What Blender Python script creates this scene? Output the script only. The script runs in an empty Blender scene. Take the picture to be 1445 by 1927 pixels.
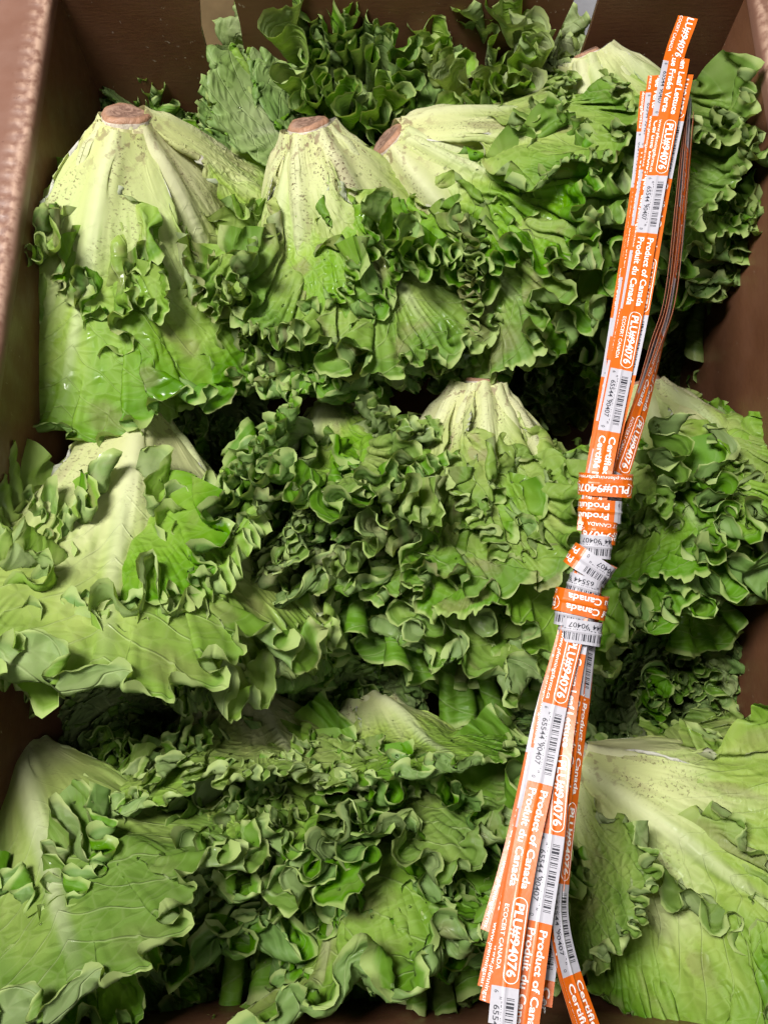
import bpy, math, random
import numpy as np
from mathutils import Vector, Matrix

# ------------------------------------------------------------------ camera, light, exposure
scene = bpy.context.scene
col = scene.collection
CAM_H, TILT, FPX, IW, IH = 0.58, math.radians(18), 1670.0, 1445.0, 1927.0
cam = bpy.data.objects.new('camera', bpy.data.cameras.new('camera'))
col.objects.link(cam)
scene.camera = cam
cam.location = (0, 0, CAM_H)
cam.rotation_euler = (TILT, 0, 0)
cam.data.sensor_fit = 'VERTICAL'
cam.data.sensor_height = 24.0
cam.data.lens = 24.0*FPX/IH
cam.data.clip_start, cam.data.clip_end = 0.01, 50

world = bpy.data.worlds.new('World')
scene.world = world
world.use_nodes = True
world.node_tree.nodes['Background'].inputs[0].default_value = (1.0, 0.97, 0.93, 1)
world.node_tree.nodes['Background'].inputs[1].default_value = 0.055

def area(name, loc, target, sx, sy, power, color):
    d = bpy.data.lights.new(name, 'AREA')
    d.shape, d.size, d.size_y, d.energy, d.color = 'RECTANGLE', sx, sy, power, color
    o = bpy.data.objects.new(name, d)
    col.objects.link(o)
    o.location = loc
    o.rotation_euler = (Vector(target)-Vector(loc)).to_track_quat('-Z', 'Y').to_euler()
    return o
area('ceiling_or_fill_lamp', (-0.70, 0.48, 1.75), (0.02, 0.25, -0.1), 0.40, 0.75, 82, (1.0, 0.97, 0.94))
area('ceiling_or_fill_lamp', (0.9, -0.6, 2.2), (0, 0.25, -0.1), 0.8, 0.8, 9, (1.0, 0.97, 0.94))  # weak fill lamp, added at the near right to lift the shade

scene.view_settings.view_transform = 'Standard'
scene.view_settings.look = 'None'
scene.view_settings.exposure = 0.0
scene.view_settings.gamma = 1.0
scene.view_settings.use_curve_mapping = False
scene.render.engine = 'CYCLES'
scene.cycles.use_denoising = True
scene.cycles.max_bounces = 4
scene.cycles.diffuse_bounces = 2
scene.cycles.glossy_bounces = 1
scene.cycles.transmission_bounces = 2
scene.cycles.use_adaptive_sampling = True
scene.cycles.adaptive_threshold = 0.06
scene.cycles.adaptive_min_samples = 16
scene.cycles.transparent_max_bounces = 4

def ray(px, py):
    d = Vector(((px-IW/2)/FPX, -(py-IH/2)/FPX, -1.0))
    return Matrix.Rotation(TILT, 3, 'X') @ d
def PZ(px, py, z):                       # the point of height z seen at a photo pixel
    d = ray(px, py)
    return Vector((0, 0, CAM_H))+d*((z-CAM_H)/d.z)
def PY(px, py, y):
    d = ray(px, py)
    return Vector((0, 0, CAM_H))+d*(y/d.y)

# ------------------------------------------------------------------ helpers
def link(name, me, parent=None):
    o = bpy.data.objects.new(name, me)
    col.objects.link(o)
    if parent is not None: o.parent = parent
    return o
def tag(o, label=None, cat=None, group=None, kind=None):
    if label: o['label'] = label
    if cat: o['category'] = cat
    if group: o['group'] = group
    if kind: o['kind'] = kind
    return o
def empty(name, loc):
    o = bpy.data.objects.new(name, None)
    col.objects.link(o)
    o.location = loc
    o.empty_display_size = .02
    return o
def mesh_from(name, verts, faces, mats, mi=None, smooth=False):
    me = bpy.data.meshes.new(name)
    me.from_pydata([tuple(v) for v in verts], [], [tuple(f) for f in faces])
    for m in (mats if isinstance(mats, (list, tuple)) else [mats]): me.materials.append(m)
    if mi is not None: me.polygons.foreach_set('material_index', np.array(mi, dtype=np.int32))
    if smooth: me.polygons.foreach_set('use_smooth', np.ones(len(me.polygons), bool))
    me.update()
    return me
def grid_mesh(name, H, mat, attrs=None):
    NR, NC = H.shape[:2]
    idx = np.arange(NR*NC).reshape(NR, NC)
    f = np.stack([idx[:-1, :-1], idx[:-1, 1:], idx[1:, 1:], idx[1:, :-1]], -1).reshape(-1, 4)
    me = bpy.data.meshes.new(name)
    me.vertices.add(NR*NC)
    me.vertices.foreach_set('co', H.reshape(-1).astype(np.float32))
    me.loops.add(len(f)*4)
    me.loops.foreach_set('vertex_index', f.reshape(-1).astype(np.int32))
    me.polygons.add(len(f))
    me.polygons.foreach_set('loop_start', np.arange(0, len(f)*4, 4, dtype=np.int32))
    me.polygons.foreach_set('use_smooth', np.ones(len(f), bool))
    me.materials.append(mat)
    for n, (typ, data) in (attrs or {}).items():
        a = me.attributes.new(n, typ, 'POINT')
        a.data.foreach_set('vector' if typ == 'FLOAT_VECTOR' else 'value', np.ascontiguousarray(data, dtype=np.float32).reshape(-1))
    me.update()
    return me

# ------------------------------------------------------------------ materials
class NT:
    def __init__(self, name):
        self.m = bpy.data.materials.new(name)
        self.m.use_nodes = True
        self.t = self.m.node_tree
        self.t.nodes.clear()
        self.out = self.n('ShaderNodeOutputMaterial')
    def n(self, typ, **kw):
        nd = self.t.nodes.new(typ)
        for k, v in kw.items(): setattr(nd, k, v)
        return nd
    def set(self, sock, v):
        if isinstance(v, bpy.types.NodeSocket): self.t.links.new(v, sock)
        elif v is not None: sock.default_value = v
    def math(self, op, a, b=None, c=None, clamp=False):
        nd = self.n('ShaderNodeMath', operation=op, use_clamp=clamp)
        for i, v in enumerate((a, b, c)): self.set(nd.inputs[i], v) if v is not None else None
        return nd.outputs[0]
    def noise(self, vec, scale, detail=3, rough=.55, dist=0.0):
        nd = self.n('ShaderNodeTexNoise')
        self.set(nd.inputs['Vector'], vec)
        nd.inputs['Scale'].default_value, nd.inputs['Detail'].default_value = scale, detail
        nd.inputs['Roughness'].default_value, nd.inputs['Distortion'].default_value = rough, dist
        return nd.outputs['Fac']
    def mapr(self, v, a, b, c=0.0, d=1.0, smooth=True):
        nd = self.n('ShaderNodeMapRange', interpolation_type='SMOOTHSTEP' if smooth else 'LINEAR')
        self.set(nd.inputs[0], v)
        for i, x in zip((1, 2, 3, 4), (a, b, c, d)): self.set(nd.inputs[i], x)
        return nd.outputs[0]
    def mix(self, f, a, b, mode='MIX'):
        nd = self.n('ShaderNodeMix', data_type='RGBA', blend_type=mode)
        self.set(nd.inputs[0], f); self.set(nd.inputs[6], a); self.set(nd.inputs[7], b)
        return nd.outputs[2]
    def bump(self, h, dist, strength=1.0, normal=None):
        nd = self.n('ShaderNodeBump')
        nd.inputs['Strength'].default_value, nd.inputs['Distance'].default_value = strength, dist
        self.set(nd.inputs['Height'], h)
        if normal is not None: self.set(nd.inputs['Normal'], normal)
        return nd.outputs[0]
    def bsdf(self, color, rough, normal=None, spec=.5, **kw):
        nd = self.n('ShaderNodeBsdfPrincipled')
        self.set(nd.inputs['Base Color'], color); self.set(nd.inputs['Roughness'], rough)
        self.set(nd.inputs['Specular IOR Level'], spec)
        if normal is not None: self.set(nd.inputs['Normal'], normal)
        for k, v in kw.items(): self.set(nd.inputs[k], v)
        return nd.outputs[0]
    def done(self, sh):
        self.t.links.new(sh, self.out.inputs[0])
        return self.m
def rgb(r, g, b): return (r, g, b, 1.0)

def leaf_material():
    t = NT('lettuce_leaf')
    rad = t.n('ShaderNodeAttribute', attribute_name='rad').outputs['Fac']
    flat = t.n('ShaderNodeAttribute', attribute_name='flat').outputs['Vector']
    tn = t.n('ShaderNodeSeparateXYZ'); t.set(tn.inputs[0], t.n('ShaderNodeAttribute', attribute_name='tone').outputs['Vector'])
    big, mid, blo = tn.outputs
    oi = t.n('ShaderNodeObjectInfo')
    sep = t.n('ShaderNodeSeparateColor'); t.set(sep.inputs[0], oi.outputs['Color'])
    pale, dirt, wet = sep.outputs[0], sep.outputs[1], sep.outputs[2]
    fx = t.n('ShaderNodeSeparateXYZ'); t.set(fx.inputs[0], flat)
    ax = t.math('ABSOLUTE', fx.outputs[0])
    back = t.n('ShaderNodeNewGeometry').outputs['Backfacing']
    # blade colour from the white foot out to the green frill
    rr = t.math('ADD', rad, t.math('MULTIPLY_ADD', big, .34, -.17))
    rr = t.math('SUBTRACT', rr, t.math('MULTIPLY_ADD', pale, .80, -.40))
    ramp = t.n('ShaderNodeValToRGB')
    e = ramp.color_ramp.elements
    e[0].position, e[0].color = 0.0, rgb(.70, .65, .61)
    e[1].position, e[1].color = 1.0, rgb(.118, .245, .045)
    for p, c in ((.27, rgb(.66, .64, .60)), (.41, rgb(.50, .53, .405)), (.54, rgb(.38, .46, .215)), (.68, rgb(.27, .375, .145)), (.86, rgb(.205, .335, .088))):
        el = e.new(p); el.color = c
    t.set(ramp.inputs[0], t.math('MULTIPLY', rr, 1.0, clamp=True))
    outside = t.mix(t.mapr(rr, .25, .6, 0, .17), ramp.outputs[0], rgb(.36, .39, .25))
    inside = t.mix(1.0, ramp.outputs[0], rgb(.88, 1.0, .52), 'MULTIPLY')
    colr = t.mix(back, outside, inside)
    colr = t.mix(t.math('MULTIPLY', t.mapr(mid, .35, .8), .40), colr, t.mix(1.0, colr, rgb(.62, .76, .45), 'MULTIPLY'))
    # veins: midrib, side veins and a net between them
    yv = t.math('ADD', t.math('SUBTRACT', fx.outputs[1], t.math('MULTIPLY', ax, 1.15)), t.math('MULTIPLY', big, .012))
    st = t.math('ABSOLUTE', t.math('SUBTRACT', t.math('FRACT', t.math('MULTIPLY', yv, 55)), .5))
    side = t.math('MULTIPLY', t.mapr(st, .0, .05, 1, 0), t.mapr(ax, .05, .07, 1, 0))
    rib = t.mapr(ax, .0008, t.math('MULTIPLY_ADD', t.math('SUBTRACT', 1.0, rad), .010, .0016), 1, 0)
    rib = t.math('MULTIPLY', rib, t.mapr(rad, .55, .95, 1, 0))
    vor = t.n('ShaderNodeTexVoronoi', feature='DISTANCE_TO_EDGE'); t.set(vor.inputs['Vector'], flat); vor.inputs['Scale'].default_value = 120
    net = t.mapr(vor.outputs[0], 0, .07, 1, 0)
    vein = t.math('MAXIMUM', t.math('MULTIPLY', side, .55), t.math('MULTIPLY', net, .20))
    colr = t.mix(t.math('MULTIPLY', t.math('MULTIPLY', vein, t.mapr(rad, .2, .5)), .75), colr, t.mix(.5, colr, rgb(.50, .60, .30)))
    colr = t.mix(t.math('MULTIPLY', rib, .35), colr, rgb(.68, .70, .50))
    hv = t.n('ShaderNodeHueSaturation')
    t.set(hv.inputs['Hue'], t.math('MULTIPLY_ADD', oi.outputs['Random'], .028, .475)); t.set(hv.inputs['Saturation'], t.math('MULTIPLY_ADD', oi.outputs['Random'], .20, .92)); t.set(hv.inputs['Color'], colr)
    colr = hv.outputs[0]
    sd = t.math('MULTIPLY', t.math('MULTIPLY', t.mapr(rad, .03, .22, 1, 0), t.mapr(t.noise(flat, 110, 3, .6), .50, .60)), dirt)
    colr = t.mix(t.math('MULTIPLY', sd, .8), colr, rgb(.24, .15, .095))
    # thin pale margin
    colr = t.mix(t.math('MULTIPLY', t.mapr(rad, .985, .998), .7), colr, rgb(.42, .52, .18))
    # bruised purplish-brown patches and soil specks near the foot
    br = t.math('MULTIPLY', t.mapr(blo, .66, .98), dirt)
    colr = t.mix(t.math('MULTIPLY', br, .45), colr, rgb(.26, .18, .12))
    sp = t.math('MULTIPLY', t.mapr(t.noise(flat, 480, 3, .62), .55, .62), t.mapr(blo, .40, .72))
    sp = t.math('MULTIPLY', sp, t.math('MULTIPLY', dirt, t.mapr(rad, .25, .65, 1.0, .2)))
    colr = t.mix(t.math('MULTIPLY', sp, .95), colr, rgb(.09, .05, .022))
    nrm = t.bump(t.math('MULTIPLY', t.math('SUBTRACT', t.mapr(vor.outputs[0], 0, .35), t.math('MULTIPLY', side, .6)), t.mapr(rad, .22, .6, .15, 1.0)), .0010, .8)
    ro = t.mapr(mid, t.math('MULTIPLY_ADD', wet, -.35, .70), 1.0, .60, .16)
    sh = t.bsdf(colr, ro, nrm, .30)
    tr = t.n('ShaderNodeBsdfTranslucent')
    t.set(tr.inputs['Color'], t.mix(1.0, colr, rgb(.95, 1.0, .40), 'MULTIPLY'))
    ms = t.n('ShaderNodeMixShader'); ms.inputs[0].default_value = .33
    t.t.links.new(sh, ms.inputs[1]); t.t.links.new(tr.outputs[0], ms.inputs[2])
    return t.done(ms.outputs[0])

def obj_coords(t): return t.n('ShaderNodeTexCoord').outputs['Object']
def stump_materials():
    t = NT('stump_cut')
    c = obj_coords(t)
    n1, n2 = t.noise(c, 95, 4, .6, 1.5), t.noise(c, 420, 3)
    ln = t.n('ShaderNodeVectorMath', operation='LENGTH'); t.set(ln.inputs[0], c)
    colr = t.mix(t.mapr(n1, .36, .62), rgb(.15, .085, .062), rgb(.30, .19, .14))
    colr = t.mix(t.math('MULTIPLY', t.mapr(ln.outputs['Value'], .013, .019), .8), colr, rgb(.36, .19, .11))
    colr = t.mix(t.math('MULTIPLY', t.mapr(n2, .60, .70), .5), colr, rgb(.12, .06, .04))
    a = t.done(t.bsdf(colr, .5, t.bump(n1, .003, .7), .35))
    t = NT('stump_side')
    c = obj_coords(t)
    n1 = t.noise(c, 120, 4)
    colr = t.mix(t.mapr(n1, .55, .72), rgb(.50, .44, .36), rgb(.22, .13, .08))
    b = t.done(t.bsdf(colr, .5, t.bump(n1, .002), .4))
    return a, b
def cardboard_material(name, base, dark, rough):
    t = NT(name)
    c = obj_coords(t)
    mp = t.n('ShaderNodeMapping'); t.set(mp.inputs[0], c); mp.inputs['Scale'].default_value = (1, 1, 6)
    n1, n2 = t.noise(c, 9, 5, .6), t.noise(mp.outputs[0], 60, 4, .6)
    colr = t.mix(t.mapr(n1, .3, .75), base, dark)
    colr = t.mix(t.math('MULTIPLY', t.mapr(n2, .5, .8), .35), colr, t.mix(1.0, colr, rgb(.6, .55, .5), 'MULTIPLY'))
    sc = t.mapr(t.noise(c, 210, 2, .6), .70, .74)
    sc = t.math('MULTIPLY', sc, t.mapr(t.noise(c, 16, 2), .45, .6))
    colr = t.mix(t.math('MULTIPLY', sc, .6), colr, rgb(.46, .38, .30))
    ro = t.mapr(t.noise(c, 40, 4), .3, .7, rough-.10, rough+.14)
    return t.done(t.bsdf(colr, ro, t.bump(n2, .0005, .35), .35))
def plain_material(name, colr, rough, spec=.4, nscale=80, amt=.25, bump=.0004):
    t = NT(name)
    c = obj_coords(t)
    n = t.noise(c, nscale, 4)
    k = tuple(x*(1-amt) for x in colr[:3])+(1.0,)
    return t.done(t.bsdf(t.mix(t.mapr(n, .3, .7), colr, k), rough, t.bump(n, bump), spec))

M_LEAF = leaf_material()
M_CUT, M_STUMP = stump_materials()
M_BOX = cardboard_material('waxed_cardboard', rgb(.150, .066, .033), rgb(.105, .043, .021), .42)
M_FLAP_LIT = cardboard_material('waxed_cardboard_flap_lit', rgb(.20, .098, .064), rgb(.155, .070, .045), .36)  # same cardboard as the walls, with light on the flap put into the colour
M_EDGE = plain_material('worn_cardboard_edge', rgb(.40, .25, .17), .7, .2, 120, .45, .001)
M_TAN = plain_material('tan_plywood', rgb(.34, .23, .115), .7, .25, 14, .35, .001)
M_FLOOR = plain_material('grey_concrete', rgb(.34, .34, .36), .75, .3, 20, .2, .001)
M_ORANGE = plain_material('orange_tie_paper', rgb(.58, .110, .004), .33, .5, 300, .06, .0001)
M_WHITE = plain_material('white_tie_paper', rgb(.42, .41, .45), .38, .45, 300, .05, .0001)
M_BACK = plain_material('brown_tie_back', rgb(.34, .12, .06), .5, .35, 300, .15, .0001)
M_INKW = plain_material('white_ink', rgb(.84, .82, .80), .4, .4, 300, .04, .00005)
M_INKB = plain_material('black_ink', rgb(.02, .02, .03), .4, .4, 300, .1, .00005)

# ------------------------------------------------------------------ growing a leaf: a sheet whose margin grows faster than its middle buckles into frills
def profile(pts, n=400):
    """arc-length table of a radial profile (axial a, radial rho) given as control points"""
    pts = np.array(pts, float); t = np.linspace(0, len(pts)-1, n)
    out = np.empty((n, 2))
    P = np.vstack([2*pts[0]-pts[1], pts, 2*pts[-1]-pts[-2]])
    i = np.minimum(t.astype(int), len(pts)-2); f = (t-i)[:, None]
    p0, p1, p2, p3 = P[i], P[i+1], P[i+2], P[i+3]
    out = 0.5*(2*p1+(p2-p0)*f+(2*p0-5*p1+4*p2-p3)*f**2+(3*p1-p0-3*p2+p3)*f**3)
    s = np.r_[0, np.cumsum(np.linalg.norm(np.diff(out, axis=0), axis=1))]
    return s, out
def smooth_noise(rng, n, cells, wrap=False):
    k = rng.normal(size=cells+3); x = np.linspace(0, cells-1e-6, n); i = x.astype(int); f = x-i
    f = f*f*(3-2*f); return k[i]*(1-f)+k[i+1]*f
def noise2(rng, ny, nx, cy, cx):
    k = rng.normal(size=(cy+2, cx+2)); y = np.linspace(0, cy-1e-6, ny); x = np.linspace(0, cx-1e-6, nx)
    iy, ix = y.astype(int), x.astype(int); fy, fx = (y-iy)[:, None], (x-ix)[None]
    fy = fy*fy*(3-2*fy); fx = fx*fx*(3-2*fx)
    a = k[np.ix_(iy, ix)]*(1-fx)+k[np.ix_(iy, ix+1)]*fx
    b = k[np.ix_(iy+1, ix)]*(1-fx)+k[np.ix_(iy+1, ix+1)]*fx
    return a*(1-fy)+b*fy
def up(A, axis, k):
    """Catmull-Rom upsampling of a grid by k along one axis"""
    A = np.moveaxis(A, axis, 0); n = A.shape[0]
    P = np.concatenate([2*A[:1]-A[1:2], A, 2*A[-1:]-A[-2:-1]])
    t = np.arange((n-1)*k+1)/k; i = np.minimum(t.astype(int), n-2); f = (t-i).reshape((-1,)+(1,)*(A.ndim-1))
    p0, p1, p2, p3 = P[i], P[i+1], P[i+2], P[i+3]
    out = 0.5*(2*p1+(p2-p0)*f+(2*p0-5*p1+4*p2-p3)*f**2+(3*p1-p0-3*p2+p3)*f**3)
    return np.moveaxis(out, 0, axis)
def grow_leaf(seed, prof, L, fan=62, base=.016, G=2.2, slack=.03, side=.45, steps=260, nr=20, nc=191, flop=0.0, wave=1.0, start=.34, hug=.5, gp=3.0, br=.08, bc=.08, out=0.0, free=.45, gs=.5, spiral=0.0):
    rng = np.random.default_rng(seed)
    S, prf = prof
    r = (1-(1-np.linspace(0, 1, nr))**1.5)[:, None]; u = np.linspace(-1, 1, nc)[None]
    th = u*math.radians(fan)
    R = L*(side+(1-side)*np.cos(u*math.pi/2)**.8)*(1+.05*smooth_noise(rng, nc, 9)[None])
    # flat rest shape: fan out of a clasping base
    x = np.sin(th)*R*r**1.15+base*u*(1-r)**1.5; y = np.cos(th)*R*r+ (1-np.abs(u)**2)*0
    flat = np.stack([x, y], -1)
    g = G*np.clip((r-start)/(1-start), 0, 1)**gp*(1+.35*smooth_noise(rng, nc, 7)[None])
    g = np.clip(g, 0, None)*np.ones((nr, nc))
    er = flat[1:]-flat[:-1]; ec = flat[:, 1:]-flat[:, :-1]
    # wrap on the shell
    yy = np.clip(y, 0, S[-1]); a = np.interp(yy, S, prf[:, 0]); rho = np.interp(yy, S, prf[:, 1])
    ph = x/np.maximum(rho, .03)
    lim = 1.9; ph = lim*np.tanh(ph/lim)
    X = np.stack([np.sin(ph)*rho, -np.cos(ph)*rho, -a], -1)
    nrm = np.stack([np.sin(ph), -np.cos(ph), 0*ph], -1)
    amp = .009*r**2
    X = X+nrm*(amp*(noise2(rng, nr, nc, 4, int(12*wave))+.9*noise2(rng, nr, nc, 9, int(40*wave))))[..., None]
    X0 = X.copy()
    rm = .5*(r[1:]+r[:-1]); grs = gs*np.abs(u)**8*np.clip((rm-.3)/.4, 0, 1)
    lr0 = np.linalg.norm(er, axis=-1); lc0 = np.linalg.norm(ec, axis=-1)+1e-6
    def dist(A, B, rest, k):
        d = B-A; l = np.sqrt((d*d).sum(-1))+1e-9; c = (k*.5*(l-rest)/l)[..., None]*d
        A += c; B -= c
    def push(A, B, mn, k=.5):
        d = B-A; l = np.sqrt((d*d).sum(-1))+1e-9; c = (k*.5*np.minimum(l-mn, 0)/l)[..., None]*d
        A += c; B -= c
    V = np.zeros_like(X)
    wall = S[-1]
    for it in range(steps):
        gr = min(1, it/(steps*.6)); gg = 1+g*gr; lr = lr0*(1+grs*gr)
        lc = lc0*.5*(gg[:, 1:]+gg[:, :-1])
        dd = (er[:, :-1]*ec[:-1]).sum(-1)*gg[:-1, :-1]*0.7
        l1 = np.sqrt(lr[:, :-1]**2+lc[:-1]**2+2*dd+1e-9); l2 = np.sqrt(np.maximum(lr[:, :-1]**2+lc[:-1]**2-2*dd, 1e-9))
        P0 = X.copy()
        X += V*.85
        if flop: X[..., 2] -= flop*r[..., 0:1].reshape(nr, 1)**2
        for s in (0, 1):
            dist(X[:, s:-1:2], X[:, s+1::2], lc[:, s::2], .9)
            dist(X[s:-1:2], X[s+1::2], lr[s::2], .9)
        for s in (0, 1):
            dist(X[s:-1:2, :-1], X[s+1::2, 1:], l1[s::2], .35)
            dist(X[s:-1:2, 1:], X[s+1::2, :-1], l2[s::2], .35)
        # bending
        for s in (0, 1, 2, 3):
            A, B = X[:, s:-2:4], X[:, s+2::4]; m = min(A.shape[1], B.shape[1])
            if m > 0: dist(A[:, :m], B[:, :m], (lc[:, s:-1:4]+lc[:, s+1::4])[:, :m]*.97, bc)
            A, B = X[s:-2:4], X[s+2::4]; m = min(A.shape[0], B.shape[0])
            if m > 0: dist(A[:m], B[:m], (lr[s:-1:4]+lr[s+1::4])[:m]*.995, br*(1+4*(1-r[s:-2:4][:m])**2)[:, 0:1])
        if it % 2 == 0:
            for k in (6, 9, 12, 16, 20):
                mn = np.minimum(.0075, .5*k*lc[nr//2:, :].min())
                push(X[nr//2:, :-k:2], X[nr//2:, k::2][:, :X[nr//2:, :-k:2].shape[1]], mn) if False else None
                A = X[nr//2:, :-k].copy(); B = X[nr//2:, k:].copy()
                d = B-A; l = np.sqrt((d*d).sum(-1))+1e-9; c = (.18*np.minimum(l-.0085, 0)/l)[..., None]*d
                X[nr//2:, :-k] += c; X[nr//2:, k:] -= c
        if out: X[nr//2:] += nrm[nr//2:]*(out*(r[nr//2:]-.5)*2)[..., None]
        # shell: never inside, near the base never far outside
        az = -X[..., 2]; rr = np.sqrt(X[..., 0]**2+X[..., 1]**2)+1e-9
        tgt = np.interp(az, prf[:, 0], prf[:, 1])
        tgt = tgt+spiral*u*np.clip(r*2.5, 0, 1)+.0*az; lo = tgt; hi = tgt+.0015+.045*np.clip((az-.15)/.06, 0, 1)*(slack > .027)+slack*np.clip((r-free)/(1-free), 0, 1)**1.2
        new = np.where(rr < lo, rr+(lo-rr)*.6, np.where(rr > hi, rr+(hi-rr)*hug, rr))
        new = np.where(az > prf[-1, 0], np.where(rr>hi, rr+(hi-rr)*hug, rr), new)
        X[..., :2] *= (new/rr)[..., None]
        X[:2] = X0[:2]
        V = X-P0
        vl = np.sqrt((V*V).sum(-1, keepdims=True)); V *= np.minimum(1, .003/(vl+1e-9))
        if it>steps*.75: V*= .6
    return X, flat, r, u
def finish_leaf(X, flat, seed, k=2, tooth=.0028, blister=.0008, fold=.004, ripple=.0011, rib=.0042):
    rng = np.random.default_rng(seed+999)
    nr, nc = X.shape[:2]
    X = X.copy(); wsm = np.clip(1-np.linspace(0, 1, nr)/.5, 0, 1)[:, None, None]*.5
    for _ in range(14): X[:, 1:-1] += wsm*(.5*(X[:, :-2]+X[:, 2:])-X[:, 1:-1])
    H = up(up(X, 0, 2), 1, k); F = up(up(flat, 0, 2), 1, k)
    NR, NC = H.shape[:2]
    r = (1-(1-np.linspace(0, 1, NR))**1.5)[:, None]; u = np.linspace(-1, 1, NC)[None]
    # teeth: sharp small points along the margin
    n = rng.uniform(0, 1, NC); n = np.convolve(n, [.25, .5, .25], 'same')
    big = np.abs(smooth_noise(rng, NC, NC//6)); sm = np.abs(smooth_noise(rng, NC, NC//3))
    tt = tooth*(1.1*big+.8*sm-.9)
    dirn = H[-1]-H[-3]; dirn /= np.linalg.norm(dirn, axis=-1, keepdims=True)+1e-9
    for i, w in ((NR-1, 1), (NR-2, .45), (NR-3, .15)): H[i] += dirn*(tt*w)[:, None]
    gx = np.gradient(H, axis=1); gy = np.gradient(H, axis=0)
    N = np.cross(gx, gy); N /= np.linalg.norm(N, axis=-1, keepdims=True)+1e-9
    if (N[NR//3, NC//2]*np.array([0, -1, 0])).sum() < 0: N = -N
    b = noise2(rng, NR, NC, 10, 26)+.6*noise2(rng, NR, NC, 18, 60)
    sm_ = np.clip((r-.18)/.35, 0, 1); sm_ = sm_*sm_*(3-2*sm_)
    env = sm_*(1-.4*r)
    xw = np.abs(F[..., 0])
    wid = .0085*(1-r)**1.2+.0012
    ribh = (rib*(1-r)**1.1*np.exp(-(xw/wid)**2)+.0045*np.clip(1-r/.5, 0, 1)*np.exp(-(xw/.0075)**2))*np.clip(r*8, .5, 1)
    pleat = fold*np.clip(1.3-r*1.5, 0, 1)*np.clip((r-.08)*2.5, 0, 1)**1.4*(smooth_noise(rng, NC, 5)[None]+.4*noise2(rng, NR, NC, 4, 9))
    arc = np.r_[0, np.cumsum(np.linalg.norm(np.diff(H[-1], axis=0), axis=1))]
    pleat = pleat+ripple*np.clip((r-.84)/.16, 0, 1)**1.3*np.sin(arc*2*math.pi/.0085+2.5*smooth_noise(rng, NC, NC//12))[None]*(.5+.5*np.abs(smooth_noise(rng, NC, 25)))[None]
    H = H+N*(blister*b*env+ribh+pleat)[..., None]
    tone = np.stack([.5+(.22*noise2(rng, NR, NC, 5, 12)+.12*noise2(rng, NR, NC, 9, 30))*(.25+.75*sm_), .5+(.2*noise2(rng, NR, NC, 14, 50)+.15*noise2(rng, NR, NC, 28, 120))*(.1+.9*sm_), .5+(.25*noise2(rng, NR, NC, 7, 14)+.2*noise2(rng, NR, NC, 16, 30)*(.3+.7*sm_))], -1)
    return H, F, r, u, tone

# ------------------------------------------------------------------ floor, board and the cardboard box
def slab(name, quad, thick, nrm, mat, parent=None, sub=1):
    q = [Vector(p) for p in quad]; n = Vector(nrm).normalized()*thick
    k = len(q)
    verts = q+[p-n for p in q]
    faces = [tuple(range(k)), tuple(range(2*k-1, k-1, -1))]+[(i, i+k, (i+1) % k+k, (i+1) % k) for i in range(k)]
    o = link(name, mesh_from(name, verts, faces, mat), parent)
    return o
XL, XR, YN, YF, ZB = -0.282, 0.314, -0.142, 0.665, -0.30
fl = link('floor', mesh_from('floor', [(-4, -4, -.34), (4, -4, -.34), (4, 4, -.34), (-4, 4, -.34)], [(0, 1, 2, 3)], M_FLOOR))
tag(fl, kind='structure')
box = empty('cardboard_box', (0.016, .26, ZB))
tag(box, 'brown waxed cardboard box holding the lettuce heads, left flap folded out', 'box')
TH = .005
def world_child(o, parent):
    o.parent = parent
    o.matrix_parent_inverse = Matrix.Translation(-Vector(parent.location))
    return o
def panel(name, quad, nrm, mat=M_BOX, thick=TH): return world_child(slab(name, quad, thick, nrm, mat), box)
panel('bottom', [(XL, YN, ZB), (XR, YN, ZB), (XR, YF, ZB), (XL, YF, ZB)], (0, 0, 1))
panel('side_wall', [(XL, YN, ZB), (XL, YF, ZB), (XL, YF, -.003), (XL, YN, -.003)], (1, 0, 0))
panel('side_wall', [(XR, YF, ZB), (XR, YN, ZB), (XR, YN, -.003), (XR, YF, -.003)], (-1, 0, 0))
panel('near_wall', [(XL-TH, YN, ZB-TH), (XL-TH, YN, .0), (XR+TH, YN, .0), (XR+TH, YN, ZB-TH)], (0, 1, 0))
# far wall: three tongues with slanting slits between them
def fy(px, py): p = PY(px, py, YF); return (p.x, YF, p.z)
fw = dict(nrm=(0, -1, 0))
panel('far_wall', [(XL-TH, YF, ZB), fy(412, 190), fy(400, 118), fy(388, 90), fy(379, 55), fy(377, 20), fy(374, -60), (XL-TH, YF, .012)][::-1], (0, -1, 0))
panel('far_wall', [fy(458, 250), fy(1005, 250), fy(1040, 84), fy(1080, 0), fy(1106, -60), fy(432, -60), fy(441, 0), fy(452, 45), fy(459, 92)][::-1], (0, -1, 0))
panel('far_wall', [fy(1075, 250), (XR+TH, YF, ZB), (XR+TH, YF, .012), fy(1150, -60), fy(1126, 0), fy(1108, 60), fy(1090, 112)][::-1], (0, -1, 0))
panel('far_wall_base', [(XL-TH, YF+TH+.001, ZB), (XR+TH, YF+TH+.001, ZB), (XR+TH, YF+TH+.001, -.13), (XL-TH, YF+TH+.001, -.13)][::-1], (0, -1, 0))
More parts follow.
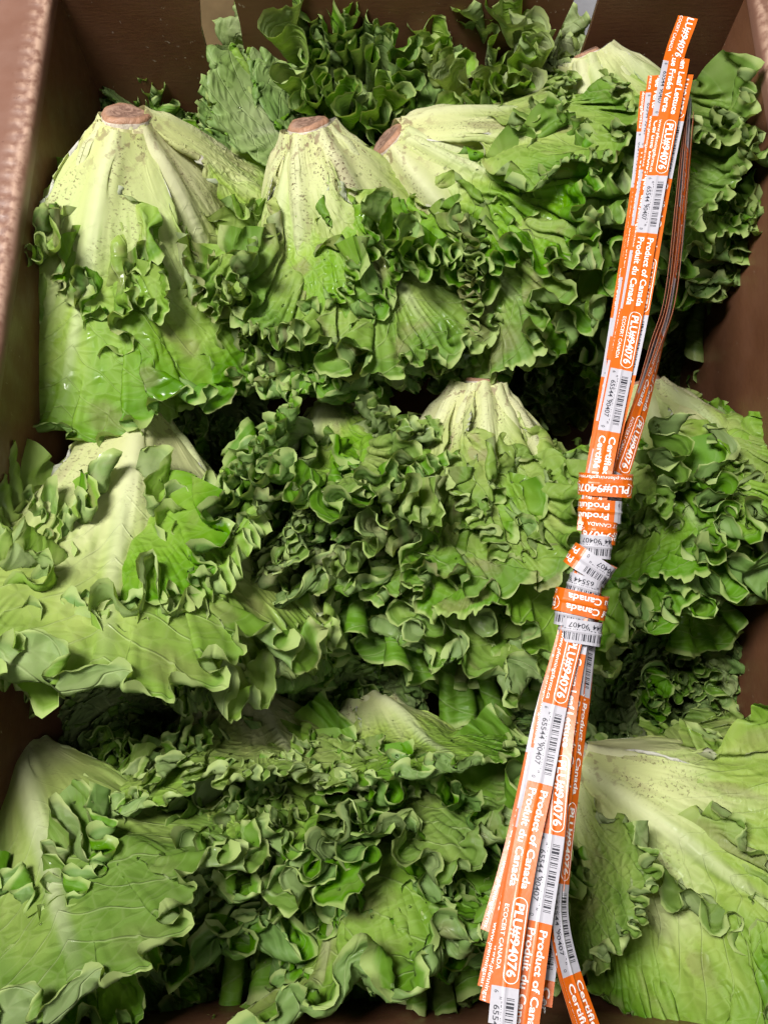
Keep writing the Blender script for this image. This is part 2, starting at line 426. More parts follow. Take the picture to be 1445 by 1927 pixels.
# left flap bent outward: a strip of small facets round the crease, then the flat flap
rng = np.random.default_rng(5)
def crease_flap(name, x0, sgn, length, drop):
    ny = 220; ys = np.linspace(YN-.02, YF+.01, ny)
    prof = [(-.0015*sgn, -.012), (-.0012*sgn, -.004), (.0012*sgn, .0005), (.004*sgn, .0018), (.0075*sgn, .0012), (.0105*sgn, .0006), (.014*sgn, .0016), (.020*sgn, .001), (length*.5*sgn, -drop*.35), (length*sgn, -drop)]
    H = np.zeros((len(prof), ny, 3))
    flute = .5+.5*np.sin(ys/.0125*2*math.pi+.6*np.sin(ys*23))
    wob = .0012*smooth_noise(rng, ny, 26)+.0007*smooth_noise(rng, ny, 70)
    for i, (dx, dz) in enumerate(prof):
        H[i, :, 0] = x0+dx+(wob if i > 1 else 0); H[i, :, 1] = ys
        H[i, :, 2] = dz+(.0022*flute if i == 5 else (.0011*flute if i in (4, 6) else 0))
    H = H if sgn < 0 else H[:, ::-1]
    g = np.zeros(H.shape[:2]); g[2] = .75; g[3] = 1; g[4] = .35; g[5] = flute*.95; g[6] = flute*.3
    me = grid_mesh(name, H, M_CREASE, {'worn': ('FLOAT', g)})
    return world_child(link(name, me), box)
def crease_material():
    t = NT('creased_cardboard_lit')
    c = obj_coords(t)
    w = t.n('ShaderNodeAttribute', attribute_name='worn').outputs['Fac']
    n1, n2 = t.noise(c, 9, 5, .6), t.noise(c, 150, 3, .5)
    colr = t.mix(t.mapr(n1, .3, .75), rgb(.180, .092, .064), rgb(.145, .070, .047))  # lighter and pinker than the walls: light on the flaps painted into the base
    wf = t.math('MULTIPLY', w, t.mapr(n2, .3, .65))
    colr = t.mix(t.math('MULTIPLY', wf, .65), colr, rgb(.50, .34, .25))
    sc = t.mapr(t.noise(c, 210, 2, .6), .72, .75)
    colr = t.mix(t.math('MULTIPLY', sc, .6), colr, rgb(.07, .03, .02))
    return t.done(t.bsdf(colr, t.mapr(t.noise(c, 30, 4), .3, .7, .34, .52), t.bump(n2, .0004, .5), .5))
M_CREASE = crease_material()
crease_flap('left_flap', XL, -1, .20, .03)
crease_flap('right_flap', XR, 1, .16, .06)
bd = slab('plywood_board', [(-.36, .70, -.339), (.02, .70, -.339), (.02, .82, .30), (-.36, .82, .30)], .012, (0, -1, .2), M_TAN)
tag(bd, 'pale tan board seen through the slit in the far box wall', 'board')

# ------------------------------------------------------------------ lettuce: leaf library
BASE = [(0, .017), (.016, .027), (.045, .046), (.09, .066), (.15, .078), (.24, .078)]
def prof_scaled(k, stretch=1.0): return profile([(a*stretch, .015+(p-.015)*k) for a, p in BASE])
FLATP = profile([(0, .018), (.016, .029), (.045, .052), (.085, .074), (.135, .092), (.19, .100), (.25, .098)])
LIB = {}
def library(kind, n, k, seed0, **kw):
    LIB[kind] = []
    rip = kw.pop('rip', .0011)
    pr = kw.pop('prof', None) or prof_scaled(k)
    for i in range(n):
        rg = np.random.default_rng(seed0+i)
        q = dict(kw); q['L'] = kw['L']*rg.uniform(.93, 1.07); q['G'] = kw['G']*rg.uniform(.85, 1.15)
        X, fl, _, _ = grow_leaf(seed0+i, pr, **q)
        H, F, r, u, tone = finish_leaf(X, fl, seed0+i, ripple=rip)
        NR, NC = H.shape[:2]
        flat3 = np.concatenate([F, np.zeros((NR, NC, 1))], -1)
        LIB[kind].append(grid_mesh('leaf_'+kind, H, M_LEAF, {'rad': ('FLOAT', np.broadcast_to(r, (NR, NC))), 'flat': ('FLOAT_VECTOR', flat3), 'tone': ('FLOAT_VECTOR', tone)}))
library('short', 6, 1.05, 10, L=.132, G=1.9, gp=1.8, start=.5, slack=.024, fan=44, side=.70, base=.022, hug=.25, br=.02, bc=.08, free=.5, wave=.8, spiral=.004)
library('flat', 6, 1.12, 30, L=.195, G=1.7, gp=1.8, start=.64, slack=.034, fan=46, side=.72, base=.026, hug=.2, br=.03, bc=.09, free=.55, wave=.7, gs=.4, prof=FLATP, spiral=.005, out=.0003, rip=.0005)
library('outer', 5, .98, 50, L=.182, G=2.8, gp=1.5, start=.55, slack=.050, fan=46, side=.70, base=.022, hug=.10, br=.010, bc=.075, out=.0005, free=.48, wave=.85, spiral=.007)
library('mid', 5, .74, 70, L=.206, G=3.0, gp=1.5, start=.55, slack=.040, fan=48, side=.68, base=.020, hug=.12, br=.010, bc=.075, out=.0005, free=.48, wave=.85, spiral=.006)
COARSE = dict(br=.010, bc=.15, free=.45, wave=.5)
library('outer2', 5, .98, 150, L=.182, G=2.4, gp=1.6, start=.5, slack=.056, fan=46, side=.70, base=.022, hug=.10, out=.0005, spiral=.007, **COARSE)
library('mid2', 5, .74, 170, L=.206, G=2.6, gp=1.6, start=.5, slack=.046, fan=48, side=.68, base=.020, hug=.12, out=.0005, spiral=.006, **COARSE)
LIB['outer'] = LIB['outer'][:5]+LIB.pop('outer2'); LIB['mid'] = LIB['mid'][:5]+LIB.pop('mid2')
library('inner', 5, .50, 90, L=.222, G=3.0, gp=1.6, start=.55, slack=.032, fan=50, side=.62, hug=.15, br=.012, bc=.08, out=.0004, free=.5, wave=.8, spiral=.005)
library('heart', 3, .30, 110, L=.230, G=3.2, gp=2.0, slack=.032, fan=48, side=.6, hug=.2, br=.02, bc=.08, wave=.8)

def stump_mesh(seed):
    rg = np.random.default_rng(seed); n = 40; ang = np.linspace(0, 2*math.pi, n, endpoint=False)
    lob = 1+.05*np.sin(3*ang+rg.uniform(0, 6))+.03*np.sin(5*ang+rg.uniform(0, 6))+.012*rg.normal(size=n)
    rings = [(.0, .006), (.30, .0056), (.62, .0062), (.88, .0060), (1.0, .0030), (1.02, -.004), (1.10, -.014), (1.3, -.03)]
    verts, faces, mi = [(0, 0, .0062)], [], []
    for k, (f, z) in enumerate(rings[1:]):
        for j in range(n):
            rr = .0185*f*(lob[j] if f > .5 else 1)
            verts.append((math.cos(ang[j])*rr, math.sin(ang[j])*rr, z+((rg.normal()*.0002+.0008*math.sin(2*ang[j]+1)*f) if k < 3 else 0)))
    for j in range(n): faces.append((0, 1+j, 1+(j+1) % n)); mi.append(0)
    for k in range(len(rings)-2):
        for j in range(n):
            a, b = 1+k*n+j, 1+k*n+(j+1) % n
            faces.append((a, a+n, b+n, b)); mi.append(0 if k < 3 else 1)
    return mesh_from('stump', verts, faces, [M_CUT, M_STUMP], mi, True)
STUMPS = [stump_mesh(i) for i in range(4)]

def make_head(S, T, label, seed, scale=1.0, pale=.5, dirt=.6, wet=.4, rings=None, flats=(), wide=1.0, roll=0.0, full=False, stump=1.0, long=1.0, group='heads of green leaf lettuce packed in the box', skip=()):
    """S stump point, T where the axis ends; leaf azimuth 0 looks at the camera"""
    rg = random.Random(seed)
    S, T = Vector(S), Vector(T)
    z = (S-T).normalized()
    tocam = (Vector((0, 0, CAM_H))-(S+T)/2).normalized()
    y = -(tocam-z*tocam.dot(z))
    if y.length < .05: y = Vector((0, 1, 0))-z*z.y
    y.normalize(); x = y.cross(z)
    R = Matrix((x, y, z)).transposed().to_4x4() @ Matrix.Rotation(roll, 4, 'Z')
    root = empty('lettuce_head', S)
    root.matrix_world = Matrix.Translation(S) @ R @ Matrix.Diagonal((scale*wide, scale, scale*long, 1))
    tag(root, label, 'lettuce', group)
    st = link('stump', STUMPS[seed % len(STUMPS)], root); st.scale = (stump*.85,)*3
    st.rotation_euler = (0, 0, rg.uniform(0, 6.28))
    def leaf(kind, psi, sc=1.0, tilt=0.0, yaw=0.0, pl=None, wm=1.0, idx=None):
        ms = LIB[kind]
        o = link('leaf', ms[idx % len(ms)] if idx is not None else rg.choice(ms), root)
        wx = wm*(rg.uniform(.93, 1.08) if kind != 'flat' else 1)
        o.matrix_local = Matrix.Rotation(psi, 4, 'Z') @ Matrix.Rotation(tilt, 4, 'X') @ Matrix.Rotation(yaw, 4, 'Y') @ Matrix.Diagonal((sc*wx, sc*wx, sc, 1))
        p = pale if pl is None else pl
        o.color = (min(1, max(0, (p+rg.uniform(-.12, .12)+.6)/2)), min(1, max(0, dirt+rg.uniform(-.3, .35))), min(1, max(0, wet+rg.uniform(-.25, .25))), 1)
        return o
    lim = math.pi if full else math.radians(118)
    for kind, n, da, *ks in (rings or (('short', 5, .12), ('outer', 6, 0), ('mid', 6, -.05), ('inner', 5, -.1), ('heart', 3, -.2))):
        ph0 = rg.uniform(0, 6.28)
        for i in range(n):
            psi = (ph0+2*math.pi*i/n+rg.uniform(-.22, .22)+math.pi) % (2*math.pi)-math.pi
            if abs(psi) > lim: continue
            leaf(kind, psi, (ks[0] if ks else 1)*rg.uniform(.86, 1.12), rg.uniform(-.07, .07), rg.uniform(-.10, .10), pale+da, ks[1] if len(ks) > 1 else 1)
    for i, f in enumerate(flats): leaf('flat', *f, **({} if len(f) > 5 else {'wm': 1.12-.09*i}))
    return root

# ------------------------------------------------------------------ the heads
def H(s, sz, t, tz, label, seed, **kw): return make_head(PZ(s[0], s[1], sz), PZ(t[0], t[1], tz), label, seed, **kw)
RO = (('outer', 7, 0), ('mid', 8, 0), ('inner', 8, -.05), ('heart', 5, -.1))
R_PALE = (('outer', 8, -.1, 1.22, .56), ('mid', 5, -.15, 1.12, .5))
# back row
H((330, 330), -.28, (330, 215), -.19, 'dark curly head deep in the far left corner', 1, scale=.72, rings=RO, pale=.1, dirt=.2, full=True)
H((645, 320), -.24, (640, 185), -.10, 'dark green curly head against the far wall between two slits', 2, scale=.95, rings=RO, pale=.4, dirt=.2, full=True)
H((1105, 105), -.055, (1190, 430), -.16, 'head with small pale stump below the grey slit', 5, scale=1.1, pale=-.1, stump=.7, dirt=.3, flats=((.1, .75, -.05, 0, 0, 1.1), (.8, .8, .0, 0, 0, 1.0), (-.9, .75, -.1, 0, 0, .95)))
H((1420, 150), -.09, (1350, 500), -.19, 'yellowish green head against the right wall in the far corner', 6, pale=.45, dirt=.3, scale=1.1)
H((735, 268), -.05, (990, 540), -.17, 'head lying slanted with its stump beside the far wall middle', 4, pale=.3, dirt=.7, scale=1.1, flats=((1.5, .95, -.28, 0, .5, 1.0), (2.1, .85, -.35, 0, .5, 1.0)))
H((890, 270), -.22, (885, 135), -.09, 'curly head showing only leaf tips behind the slanted head', 16, rings=RO, pale=1.0, dirt=.2, full=True, scale=.82)
# second row
H((237, 225), -.015, (270, 620), -.19, 'pale head with broad brown stump in the far left', 3, stump=1.05, pale=.3, dirt=.9, wide=1.05, scale=1.15, rings=R_PALE+(('outer', 7, .15, 1.15, .84), ('short', 2, .2, 1.0, 1.0)),
  flats=((-.3, 1.1, 0, .12, .42, 1.14), (.62, 1.0, 0, -.1, .3, .98), (1.9, .8, -.45, 0, .9)))
H((582, 242), -.025, (675, 640), -.19, 'head with smaller stump just right of the broad brown one', 7, pale=.35, dirt=.9, scale=1.12, flats=((-.75, .8, -.05, 0, .6, 1.0),))
# third row
H((625, 770), -.19, (660, 1120), -.19, 'curly head in the middle with no stump showing', 8, pale=.1, dirt=.6, scale=1.1)
H((265, 785), -.15, (225, 1310), -.17, 'pale head at the left wall with its stump in shadow', 9, stump=.75, pale=.6, dirt=.7, wide=1.1, scale=1.22, long=1.18, rings=R_PALE+(('outer', 7, .1, 1.25, .72),),
  flats=((.05, 1.15, 0, .12, .55, 1.12), (-.8, 1.0, 0, -.1, .4, .93), (.85, 1.05, 0, -.1, .4, .95), (-1.5, .9, 0, 0, .4, .84)))
H((905, 722), -.11, (890, 1130), -.20, 'head with bare white stalk left of the orange ties', 10, stump=.8, pale=.35, dirt=.8, scale=1.12, flats=((1.0, .75, 0, 0, .6),))
H((1205, 728), -.14, (1290, 1080), -.20, 'curly head at the right wall behind the orange ties', 11, pale=.2, dirt=.3, wide=1.1, scale=1.12, flats=((.1, .7, .06, 0, .45),))
# front row
H((432, 1290), -.215, (455, 1700), -.21, 'head with dull white stalk in the near row left of centre', 12, stump=.6, scale=1.08, pale=.15, dirt=.4, flats=((.35, .85, -.25, 0, .45, 1.15), (-.5, .8, -.2, 0, .5, 1.1)))
H((50, 1415), -.18, (190, 1780), -.18, 'head with big smooth leaves in the near left corner', 13, pale=.1, dirt=.3, scale=1.2, stump=.5, rings=R_PALE,
  flats=((-.05, 1.1, -.05, .06, -.35, 1.15), (.8, 1.0, 0, 0, -.35, .97), (-.85, 1.05, 0, 0, -.4, .95), (1.5, .85, 0, 0, -.3, .85)))
H((690, 1325), -.215, (745, 1710), -.20, 'curly head in the middle of the near row', 14, stump=.6, pale=.0, dirt=.4, scale=1.15, flats=((-.5, .6, .0, 0, .8), (.45, .70, -.28, 0, .1, 1.2)))
H((1075, 1430), -.15, (1310, 1620), -.18, 'smooth pale head lying sideways in the near right corner', 15, pale=.8, dirt=.4, scale=1.05, rings=R_PALE,
  flats=((.05, 1.05, 0, 0, .6, 1.12), (-1.1, .72, -.30, 0, .15, 1.2), (-.8, .95, 0, 0, .5, .92), (.85, 1.05, 0, 0, .4, .95)))
# lower layer glimpsed in the gaps
for k, (s, sz, t, tz, lb) in enumerate((
    ((1010, 640), -.32, (1030, 700), -.265, 'dim curly head deep in the gap behind the white stalk'),
    ((1330, 640), -.32, (1350, 690), -.265, 'dim curly head deep in the gap along the right wall'),
    ((330, 740), -.32, (340, 800), -.27, 'dim curly head deep in the gap above the left pale head'),
    ((620, 1290), -.32, (640, 1340), -.265, 'dim curly head deep in the gap above the near row middle'),
    ((1230, 1220), -.32, (1250, 1270), -.265, 'dim curly head deep in the gap above the near right head'),
    ((250, 1330), -.32, (250, 1390), -.26, 'dim curly head deep in the gap below the left pale head'),
    ((960, 1380), -.32, (970, 1430), -.27, 'dim curly head under the orange ties in the near row'))):
    H(s, sz, t, tz, lb, 20+k, rings=(('mid', 7, 0, .62), ('inner', 6, 0, .6), ('heart', 5, 0, .6)), pale=.15, dirt=.2, full=True)

# ------------------------------------------------------------------ the bundle of printed twist ties
W = .0154
_glyphs = {}
def text_mesh(s, size, bold=0.0, squeeze=1.0):
    key = (s, size, bold, squeeze)
    if key not in _glyphs:
        cu = bpy.data.curves.new('t', 'FONT')
        cu.body, cu.size, cu.offset, cu.resolution_u = s, size, bold*size, 3
        o = bpy.data.objects.new('t', cu)
        col.objects.link(o)
        dg = bpy.context.evaluated_depsgraph_get()
        me = bpy.data.meshes.new_from_object(o.evaluated_get(dg))
        v = np.array([(p.co.x*squeeze, p.co.y) for p in me.vertices]) if len(me.vertices) else np.zeros((0, 2))
        f = [tuple(p.vertices) for p in me.polygons]
        bpy.data.objects.remove(o); bpy.data.meshes.remove(me); bpy.data.curves.remove(cu)
        _glyphs[key] = (v, f)
    return _glyphs[key]
CODE = [1, 1, 1, 2, 3, 1, 4, 1, 1, 2, 2, 1, 1, 3, 2, 1, 1, 2, 1, 4, 2, 1, 1, 2, 3, 1, 2, 2, 1, 1, 3, 1, 1, 4, 1, 2, 2, 2, 1, 1, 1, 3, 2, 1, 1, 2, 1, 1, 3, 2, 1, 1, 1]
SEG = [('T3', 4.2), ('P2', 3.2), ('B', 3.2), ('T1', 4.2), ('P1', 3.2), ('B', 3.2), ('T2', 4.4), ('P2', 3.2), ('B', 3.2)]
def seg_print(kind, L):
    """flat print of one printed field: lists of (verts2d, faces, ink); x along the tie, y to the letters' top, both in tie widths"""
    out = []
    def put(s, size, x, y, bold=.02, fit=None, ink=0):
        v, f = text_mesh(s, size, bold)
        if not len(v): return
        v = v.copy()
        if fit: v[:, 0] *= fit/max(v[:, 0].max(), 1e-6)
        out.append((v+np.array([x, y]), f, ink))
    if kind == 'T1':
        put('Product of Canada', .40, .24, .09, .018, L-.45); put('Produit du Canada', .40, .24, -.36, .018, L-.45)
    elif kind == 'T2':
        put('Certified Organic', .40, .24, .09, .018, L-.5); put('Certifié Biologique', .40, .24, -.36, .018, L-.4)
    elif kind == 'T3':
        put('Green Leaf Lettuce', .40, .18, .09, .018, L-.4); put('Laitue Frisée Verte', .40, .18, -.36, .018, L-.5)
    elif kind in ('P1', 'P2'):
        put('PLU#94076', .47, .30, .0, .024, L-.64)
        put('ECOCERT CANADA' if kind == 'P1' else 'www.pfenningsfarms.ca', .22, .42 if kind == 'P1' else .12, -.40, .006, L-.95 if kind == 'P1' else L-.3)
        # rounded outline round the number
        x0, x1, y0, y1, rd, wd = .10, L-.12, -.12, .44, .27, .028
        pts = []
        for cx, cy, a0 in ((x1-rd, y1-rd, 0), (x0+rd, y1-rd, 90), (x0+rd, y0+rd, 180), (x1-rd, y0+rd, 270)):
            for k in range(7):
                a = math.radians(a0+15*k); pts.append((cx, cy, math.cos(a), math.sin(a)))
        n = len(pts)
        v = np.array([(c[0]+c[2]*rd, c[1]+c[3]*rd) for c in pts]+[(c[0]+c[2]*(rd-wd), c[1]+c[3]*(rd-wd)) for c in pts])
        # cut the long sides so that they follow the bend
        out.append((v, [(i, (i+1) % n, (i+1) % n+n, i+n) for i in range(n)], 0))
    elif kind == 'B':
        x = .34; k = (L-.72)/sum(CODE); v = []; f = []
        for i, w in enumerate(CODE):
            if i % 2 == 0:
                lo = -.18 if i in (0, 2, 26, 28, 50, 52) else -.10
                b = len(v); v += [(x, lo), (x+w*k*.86, lo), (x+w*k*.86, .37), (x, .37)]; f.append((b, b+1, b+2, b+3))
            x += w*k
        out.append((np.array(v), f, 1))
        put('65544', .30, .60, -.36, .006, .88, 1); put('90407', .30, 1.62, -.36, .006, .88, 1)
        put('6', .22, .12, -.38, .002, None, 1); put('0', .22, L-.26, -.38, .002, None, 1)
    return out
def catmull(P, n):
    P = np.array(P, float); t = np.linspace(0, len(P)-1, n); Q = np.vstack([2*P[0]-P[1], P, 2*P[-1]-P[-2]])
    i = np.minimum(t.astype(int), len(P)-2); f = (t-i)[:, None]
    p0, p1, p2, p3 = Q[i], Q[i+1], Q[i+2], Q[i+3]
    return 0.5*(2*p1+(p2-p0)*f+(2*p0-5*p1+4*p2-p3)*f**2+(3*p1-p0-3*p2+p3)*f**3)
class Ribbon:
    """a strip with frame (tangent, across, normal) along a path; turn = rotation about the path per control point (degrees)"""
    def __init__(self, pts, nrm=None, turn=None, n=90, closed=False):
        self.p = catmull(pts, n)
        d = np.gradient(self.p, axis=0); self.t = d/np.linalg.norm(d, axis=1, keepdims=True)
        if nrm is None: nn = np.array((0, 0, CAM_H))-self.p; nn /= np.linalg.norm(nn, axis=1, keepdims=True)
        else: nn = catmull(nrm, n)
        c = np.cross(nn, self.t); c /= np.linalg.norm(c, axis=1, keepdims=True)     # letters' top: baseline x top = normal
        nn = np.cross(self.t, c)
        if turn is not None:
            a = np.radians(catmull([[v, 0, 0] for v in turn], n)[:, 0:1])
            c, nn = c*np.cos(a)+nn*np.sin(a), nn*np.cos(a)-c*np.sin(a)
        self.c, self.nn = c, nn
        self.s = np.r_[0, np.cumsum(np.linalg.norm(np.diff(self.p, axis=0), axis=1))]
    def at(self, s, v, h):
        s = np.clip(s, 0, self.s[-1])
        f = lambda A: np.stack([np.interp(s, self.s, A[:, k]) for k in range(3)], -1)
        return f(self.p)+f(self.c)*np.asarray(v)[..., None]+f(self.nn)*np.asarray(h)[..., None]
def cross_h(v):                     # wire down the middle lifts the paper a little
    return .00065*np.exp(-(v/.0010)**2)
def make_tie(name, rb, phase, parent, label=None, w=W):
    L = rb.s[-1]; cuts = [0.0]; fields = []
    per = sum(l for _, l in SEG)*w; pos = -((phase*w) % per)
    while pos < L:
        for k, l in SEG:
            if pos+l*w > 0 and pos < L: fields.append((k, pos, l))
            pos += l*w
            if 0 < pos < L: cuts.append(pos)
    ss = np.unique(np.round(np.concatenate([np.linspace(0, L, max(30, int(L/.004))), np.array(cuts)-1e-5, np.array(cuts)+1e-5]), 7))
    ss = ss[(ss >= 0) & (ss <= L)]
    vs = np.array([-.5, -.46, -.12, -.06, 0, .06, .12, .46, .5])*w
    A = rb.at(ss[:, None]*np.ones((1, len(vs))), np.ones((len(ss), 1))*vs, cross_h(vs)[None]*np.ones((len(ss), 1)))
    B = A-rb.at(ss[:, None]*np.ones((1, len(vs))), np.zeros((len(ss), len(vs))), np.ones((len(ss), len(vs)))*.00028)+rb.at(ss[:, None]*np.ones((1, len(vs))), np.zeros((len(ss), len(vs))), np.zeros((len(ss), len(vs))))
    m, k = len(ss), len(vs)
    verts = np.concatenate([A.reshape(-1, 3), B.reshape(-1, 3)]); faces = []; mi = []
    def white(s): return any(f[0] == 'B' and f[1] <= s <= f[1]+f[2]*w for f in fields)
    for i in range(m-1):
        wh = 1 if white((ss[i]+ss[i+1])/2) else 0
        for j in range(k-1):
            a = i*k+j
            faces.append((a, a+k, a+k+1, a+1)); mi.append(wh)
            b = a+m*k
            faces.append((b, b+1, b+k+1, b+k)); mi.append(2)
        for j in (0, k-1):
            a = i*k+j; faces.append((a, a+k, a+k+m*k, a+m*k)); mi.append(2)
    for i in (0, m-1):
        for j in range(k-1): a = i*k+j; faces.append((a, a+1, a+1+m*k, a+m*k)); mi.append(2)
    o = world_child(link(name, mesh_from(name, verts, faces, [M_ORANGE, M_WHITE, M_BACK], mi)), parent)
    if label: o['label'] = label
    pv, pf, pm = [], [], []; n0 = 0
    for kd, p0, l in fields:
        for v, f, ink in seg_print(kd, l):
            s = p0+v[:, 0]*w; y = v[:, 1]*w
            keep = [q for q in f if min(s[list(q)]) > 0 and max(s[list(q)]) < L]
            if not keep: continue
            pv.append(rb.at(s, y, cross_h(y)+.00016)); pf += [tuple(x+n0 for x in q) for q in keep]; pm += [ink]*len(keep); n0 += len(v)
    if pv:
        pr = link('print', mesh_from('print', np.concatenate(pv), pf, [M_INKW, M_INKB], pm))
        pr.parent = o
    return o
TZ = .005
jit = random.Random(3)
bundle = empty('twist_tie_bundle', PZ(1110, 1040, TZ-.012))
tag(bundle, 'bundle of orange and white printed twist ties lying across the lettuce', 'twist ties')
def tie(pts, phase, dz=0.0, turn=None, label=None):
    q = [PZ(x+jit.uniform(-1.3, 1.3), y, TZ+z+dz) for x, y, z in pts]
    if turn is None: turn = [jit.uniform(-9, 9) for _ in range(7)]
    return make_tie('tie', Ribbon(q, turn=turn), phase, bundle, label)
# upper fan: top one first
U = [(1233, 345, .012), (1188, 600, .004), (1137, 850, .002), (1122, 925, 0), (1108, 1000, -.003)]
tie([(1279, 108, .028)]+U, .8, .0)
tie([(1294, 32, .030), (1262, 130, .022), (1226, 345, .012), (1183, 600, .004), (1134, 850, .002), (1118, 925, 0), (1106, 1000, -.003)], 15.35, -.0020)
tie([(1285, 140, .026), (1242, 345, .012), (1197, 600, .004), (1141, 850, .002), (1124, 925, 0), (1110, 1000, -.003)], 15.4, -.0036)
tie([(1246, 150, .02), (1219, 345, .010), (1178, 600, .003), (1131, 850, .001), (1118, 925, 0), (1106, 1000, -.003)], 2.2, -.0050)
tie([(1236, 142, .02), (1212, 345, .010), (1174, 600, .003), (1130, 850, .001), (1117, 925, 0), (1106, 1000, -.003)], 6.4, -.0064)
tie([(1222, 172, .018), (1205, 345, .009), (1169, 600, .003), (1128, 850, .001), (1116, 925, 0), (1106, 1000, -.003)], 5.1, -.0078)
tie([(1228, 176, .016), (1211, 345, .008), (1175, 600, .003), (1130, 850, .001), (1117, 925, 0), (1106, 1000, -.003)], .2, -.0092)
# the twisted right-hand strand
RT = [-78, -76, -80, -72, -50, -25, -10]
for k, (dx, ph) in enumerate(((0, 29.0), (-7, 26.0), (-13, 20.3), (6, 12.1))):
    tie([(1300-dx*.2+dx, 185+12*k, .012), (1283+dx, 400, .004), (1264+dx, 560, 0), (1240+dx, 650, -.002), (1205+dx*.6, 770, -.003), (1168+dx*.4, 880, -.004), (1130, 990, -.006)], ph, -.006-.0014*k, [a-4*k for a in RT])
# lower fan
tie([(1108, 1050, -.003), (1086, 1150, 0), (1072, 1205, 0), (1043, 1330, .002), (1015, 1475, .006), (988, 1600, .010), (960, 1780, .016), (944, 1945, .02)], .75, 0)
tie([(1108, 1050, -.003), (1092, 1150, 0), (1083, 1205, 0), (1063, 1330, .001), (1046, 1475, .005), (1036, 1580, .008), (1014, 1740, .012), (985, 1945, .016)], 27.7, -.0032)
tie([(1106, 1050, -.003), (1082, 1150, 0), (1068, 1205, 0), (1036, 1330, .001), (1009, 1475, .004), (981, 1620, .007), (950, 1780, .010), (927, 1890, .012)], 20.2, -.0050)
tie([(1106, 1050, -.003), (1082, 1150, 0), (1067, 1205, 0), (1034, 1330, .001), (1006, 1475, .004), (976, 1620, .006), (944, 1760, .008), (922, 1862, .010)], 20.9, -.0066)
tie([(1106, 1050, -.003), (1080, 1150, 0), (1066, 1205, 0), (1030, 1340, .001), (1001, 1475, .003), (968, 1610, .005), (926, 1757, .006)], 23.1, -.0082)
tie([(1104, 1050, -.003), (1093, 1150, 0), (1084, 1205, 0), (1066, 1330, 0), (1052, 1475, .002), (1044, 1600, .003), (1030, 1740, .004), (1012, 1905, .005)], 4.2, -.0095)
# lower right strand, turned on edge and bending away
LT = [0, -20, -48, -50, -52, -55, -52, -45, -40]
for k in range(3):
    tie([(1112, 1060, -.004), (1108, 1150, -.002), (1104+k, 1215, 0), (1094+k, 1320, .001), (1076-k, 1480, .004), (1060-3*k, 1620, .005), (1054-5*k, 1720, .006), (1072-5*k, 1820, .008), (1112-6*k, 1945, .01)], (4.7, 9.1, 15.7)[k], -.0075-.0014*k, [a-3*k for a in LT])
# wraps: closed bands round the bundle
def wrap(cx, cy, half, tilt, phase, rz=.011, start=-25, span=395, dz=0.0, w=W):
    c = PZ(cx, cy, TZ-.007+dz); n = (Vector((0, 0, CAM_H))-c).normalized()
    pxm = (PZ(cx+50, cy, TZ)-PZ(cx, cy, TZ)).length/50
    a = math.radians(tilt); rt = (PZ(cx+50*math.cos(a), cy+50*math.sin(a), TZ-.007+dz)-c).normalized()
    n = (n-rt*n.dot(rt)).normalized()
    ax = n.cross(rt)
    pts = []; nr = []
    for q in np.linspace(start, start+span, 34):
        t = math.radians(q); e = .75
        cs, sn = math.cos(t), math.sin(t)
        x = math.copysign(abs(cs)**e, cs); z = math.copysign(abs(sn)**e, sn)
        pts.append(c+rt*(x*half*pxm)+n*(z*rz)+ax*(.0012*q/360)); nr.append(rt*cs*rz+n*sn*half*pxm)
    nr = [v.normalized() for v in nr]
    return make_tie('wrap', Ribbon(pts, nrm=nr, n=110), phase, bundle, None, w)
wrap(1138, 914, 50, 3, 3.3, .013)
wrap(1128, 963, 40, 3, 9.4, .0105)
wrap(1126, 1002, 32, 6, 15.3, .0098)
wrap(1120, 1030, 29, 4, 7.8, .0088)
wrap(1097, 1107, 31, 16, 6.9, .0092)
wrap(1108, 1064, 45, 33, 8.2, .0118)
wrap(1080, 1160, 36, 10, 7.8, .0092)
wrap(1091, 1137, 50, 12, 11.8, .0128)
wrap(1090, 1190, 40, 8, 7.6, .0105)

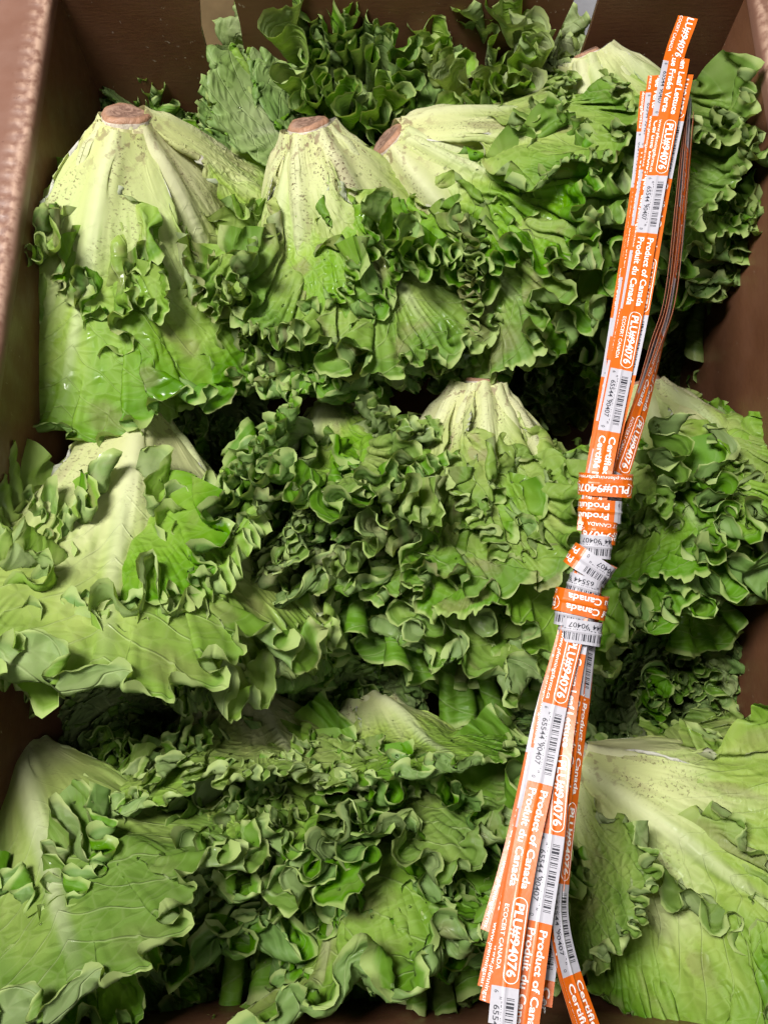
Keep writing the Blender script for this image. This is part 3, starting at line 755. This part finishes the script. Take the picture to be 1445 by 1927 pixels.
# ------------------------------------------------------------------ water droplets on the wet leaves
bpy.context.view_layer.update()
dg = bpy.context.evaluated_depsgraph_get()
rg = random.Random(77)
dv, df = [], []
RINGS, SEGS = 4, 8
def droplet(p, n, r):
    n = n.normalized(); a = n.orthogonal().normalized(); b = n.cross(a); base = len(dv)
    sx = rg.uniform(.8, 1.25)
    for i in range(RINGS):
        th = math.pi/2*i/(RINGS-1); rr, hh = math.cos(th)*r, math.sin(th)*r*.55
        for j in range(SEGS if i < RINGS-1 else 1):
            q = 2*math.pi*j/SEGS
            dv.append(p+a*(math.cos(q)*rr*sx)+b*(math.sin(q)*rr)+n*(hh-.0001))
    for i in range(RINGS-2):
        for j in range(SEGS):
            k = base+i*SEGS; df.append((k+j, k+(j+1) % SEGS, k+SEGS+(j+1) % SEGS, k+SEGS+j))
    k = base+(RINGS-2)*SEGS
    for j in range(SEGS): df.append((k+j, k+(j+1) % SEGS, base+(RINGS-1)*SEGS))
spots = [(1236, 803, .0028), (1238, 815, .0024), (1228, 828, .0012)]
for cx, cy, sx, sy, n in ((420, 210, 60, 90, 26), (640, 500, 150, 110, 30), (480, 1500, 110, 80, 34), (800, 1420, 110, 70, 24), (900, 400, 150, 150, 24), (650, 1050, 200, 150, 36), (270, 950, 150, 120, 14), (700, 1650, 180, 130, 22), (200, 1600, 120, 120, 12), (1280, 950, 110, 150, 12)):
    spots += [(rg.gauss(cx, sx*.6), rg.gauss(cy, sy*.6), rg.choice((.0006, .0008, .001, .0013, .0017))) for _ in range(n)]
o0 = Vector((0, 0, CAM_H))
for px, py, r in spots:
    ok, loc, nrm, _, ob, _ = scene.ray_cast(dg, o0, ray(px, py).normalized())
    if ok and ob.name.startswith('leaf'):
        if nrm.dot(o0-loc) < 0: nrm = -nrm
        if nrm.z > .35: droplet(loc, nrm, r)
t = NT('water')
M_WATER = t.done(t.bsdf(rgb(.95, .97, .95), .03, None, .5, **{'Transmission Weight': 1.0, 'IOR': 1.33}))
tag(link('water_droplets', mesh_from('water_droplets', dv, df, M_WATER, None, True)), 'clear water droplets scattered on the lettuce leaves', 'water', None, 'stuff')
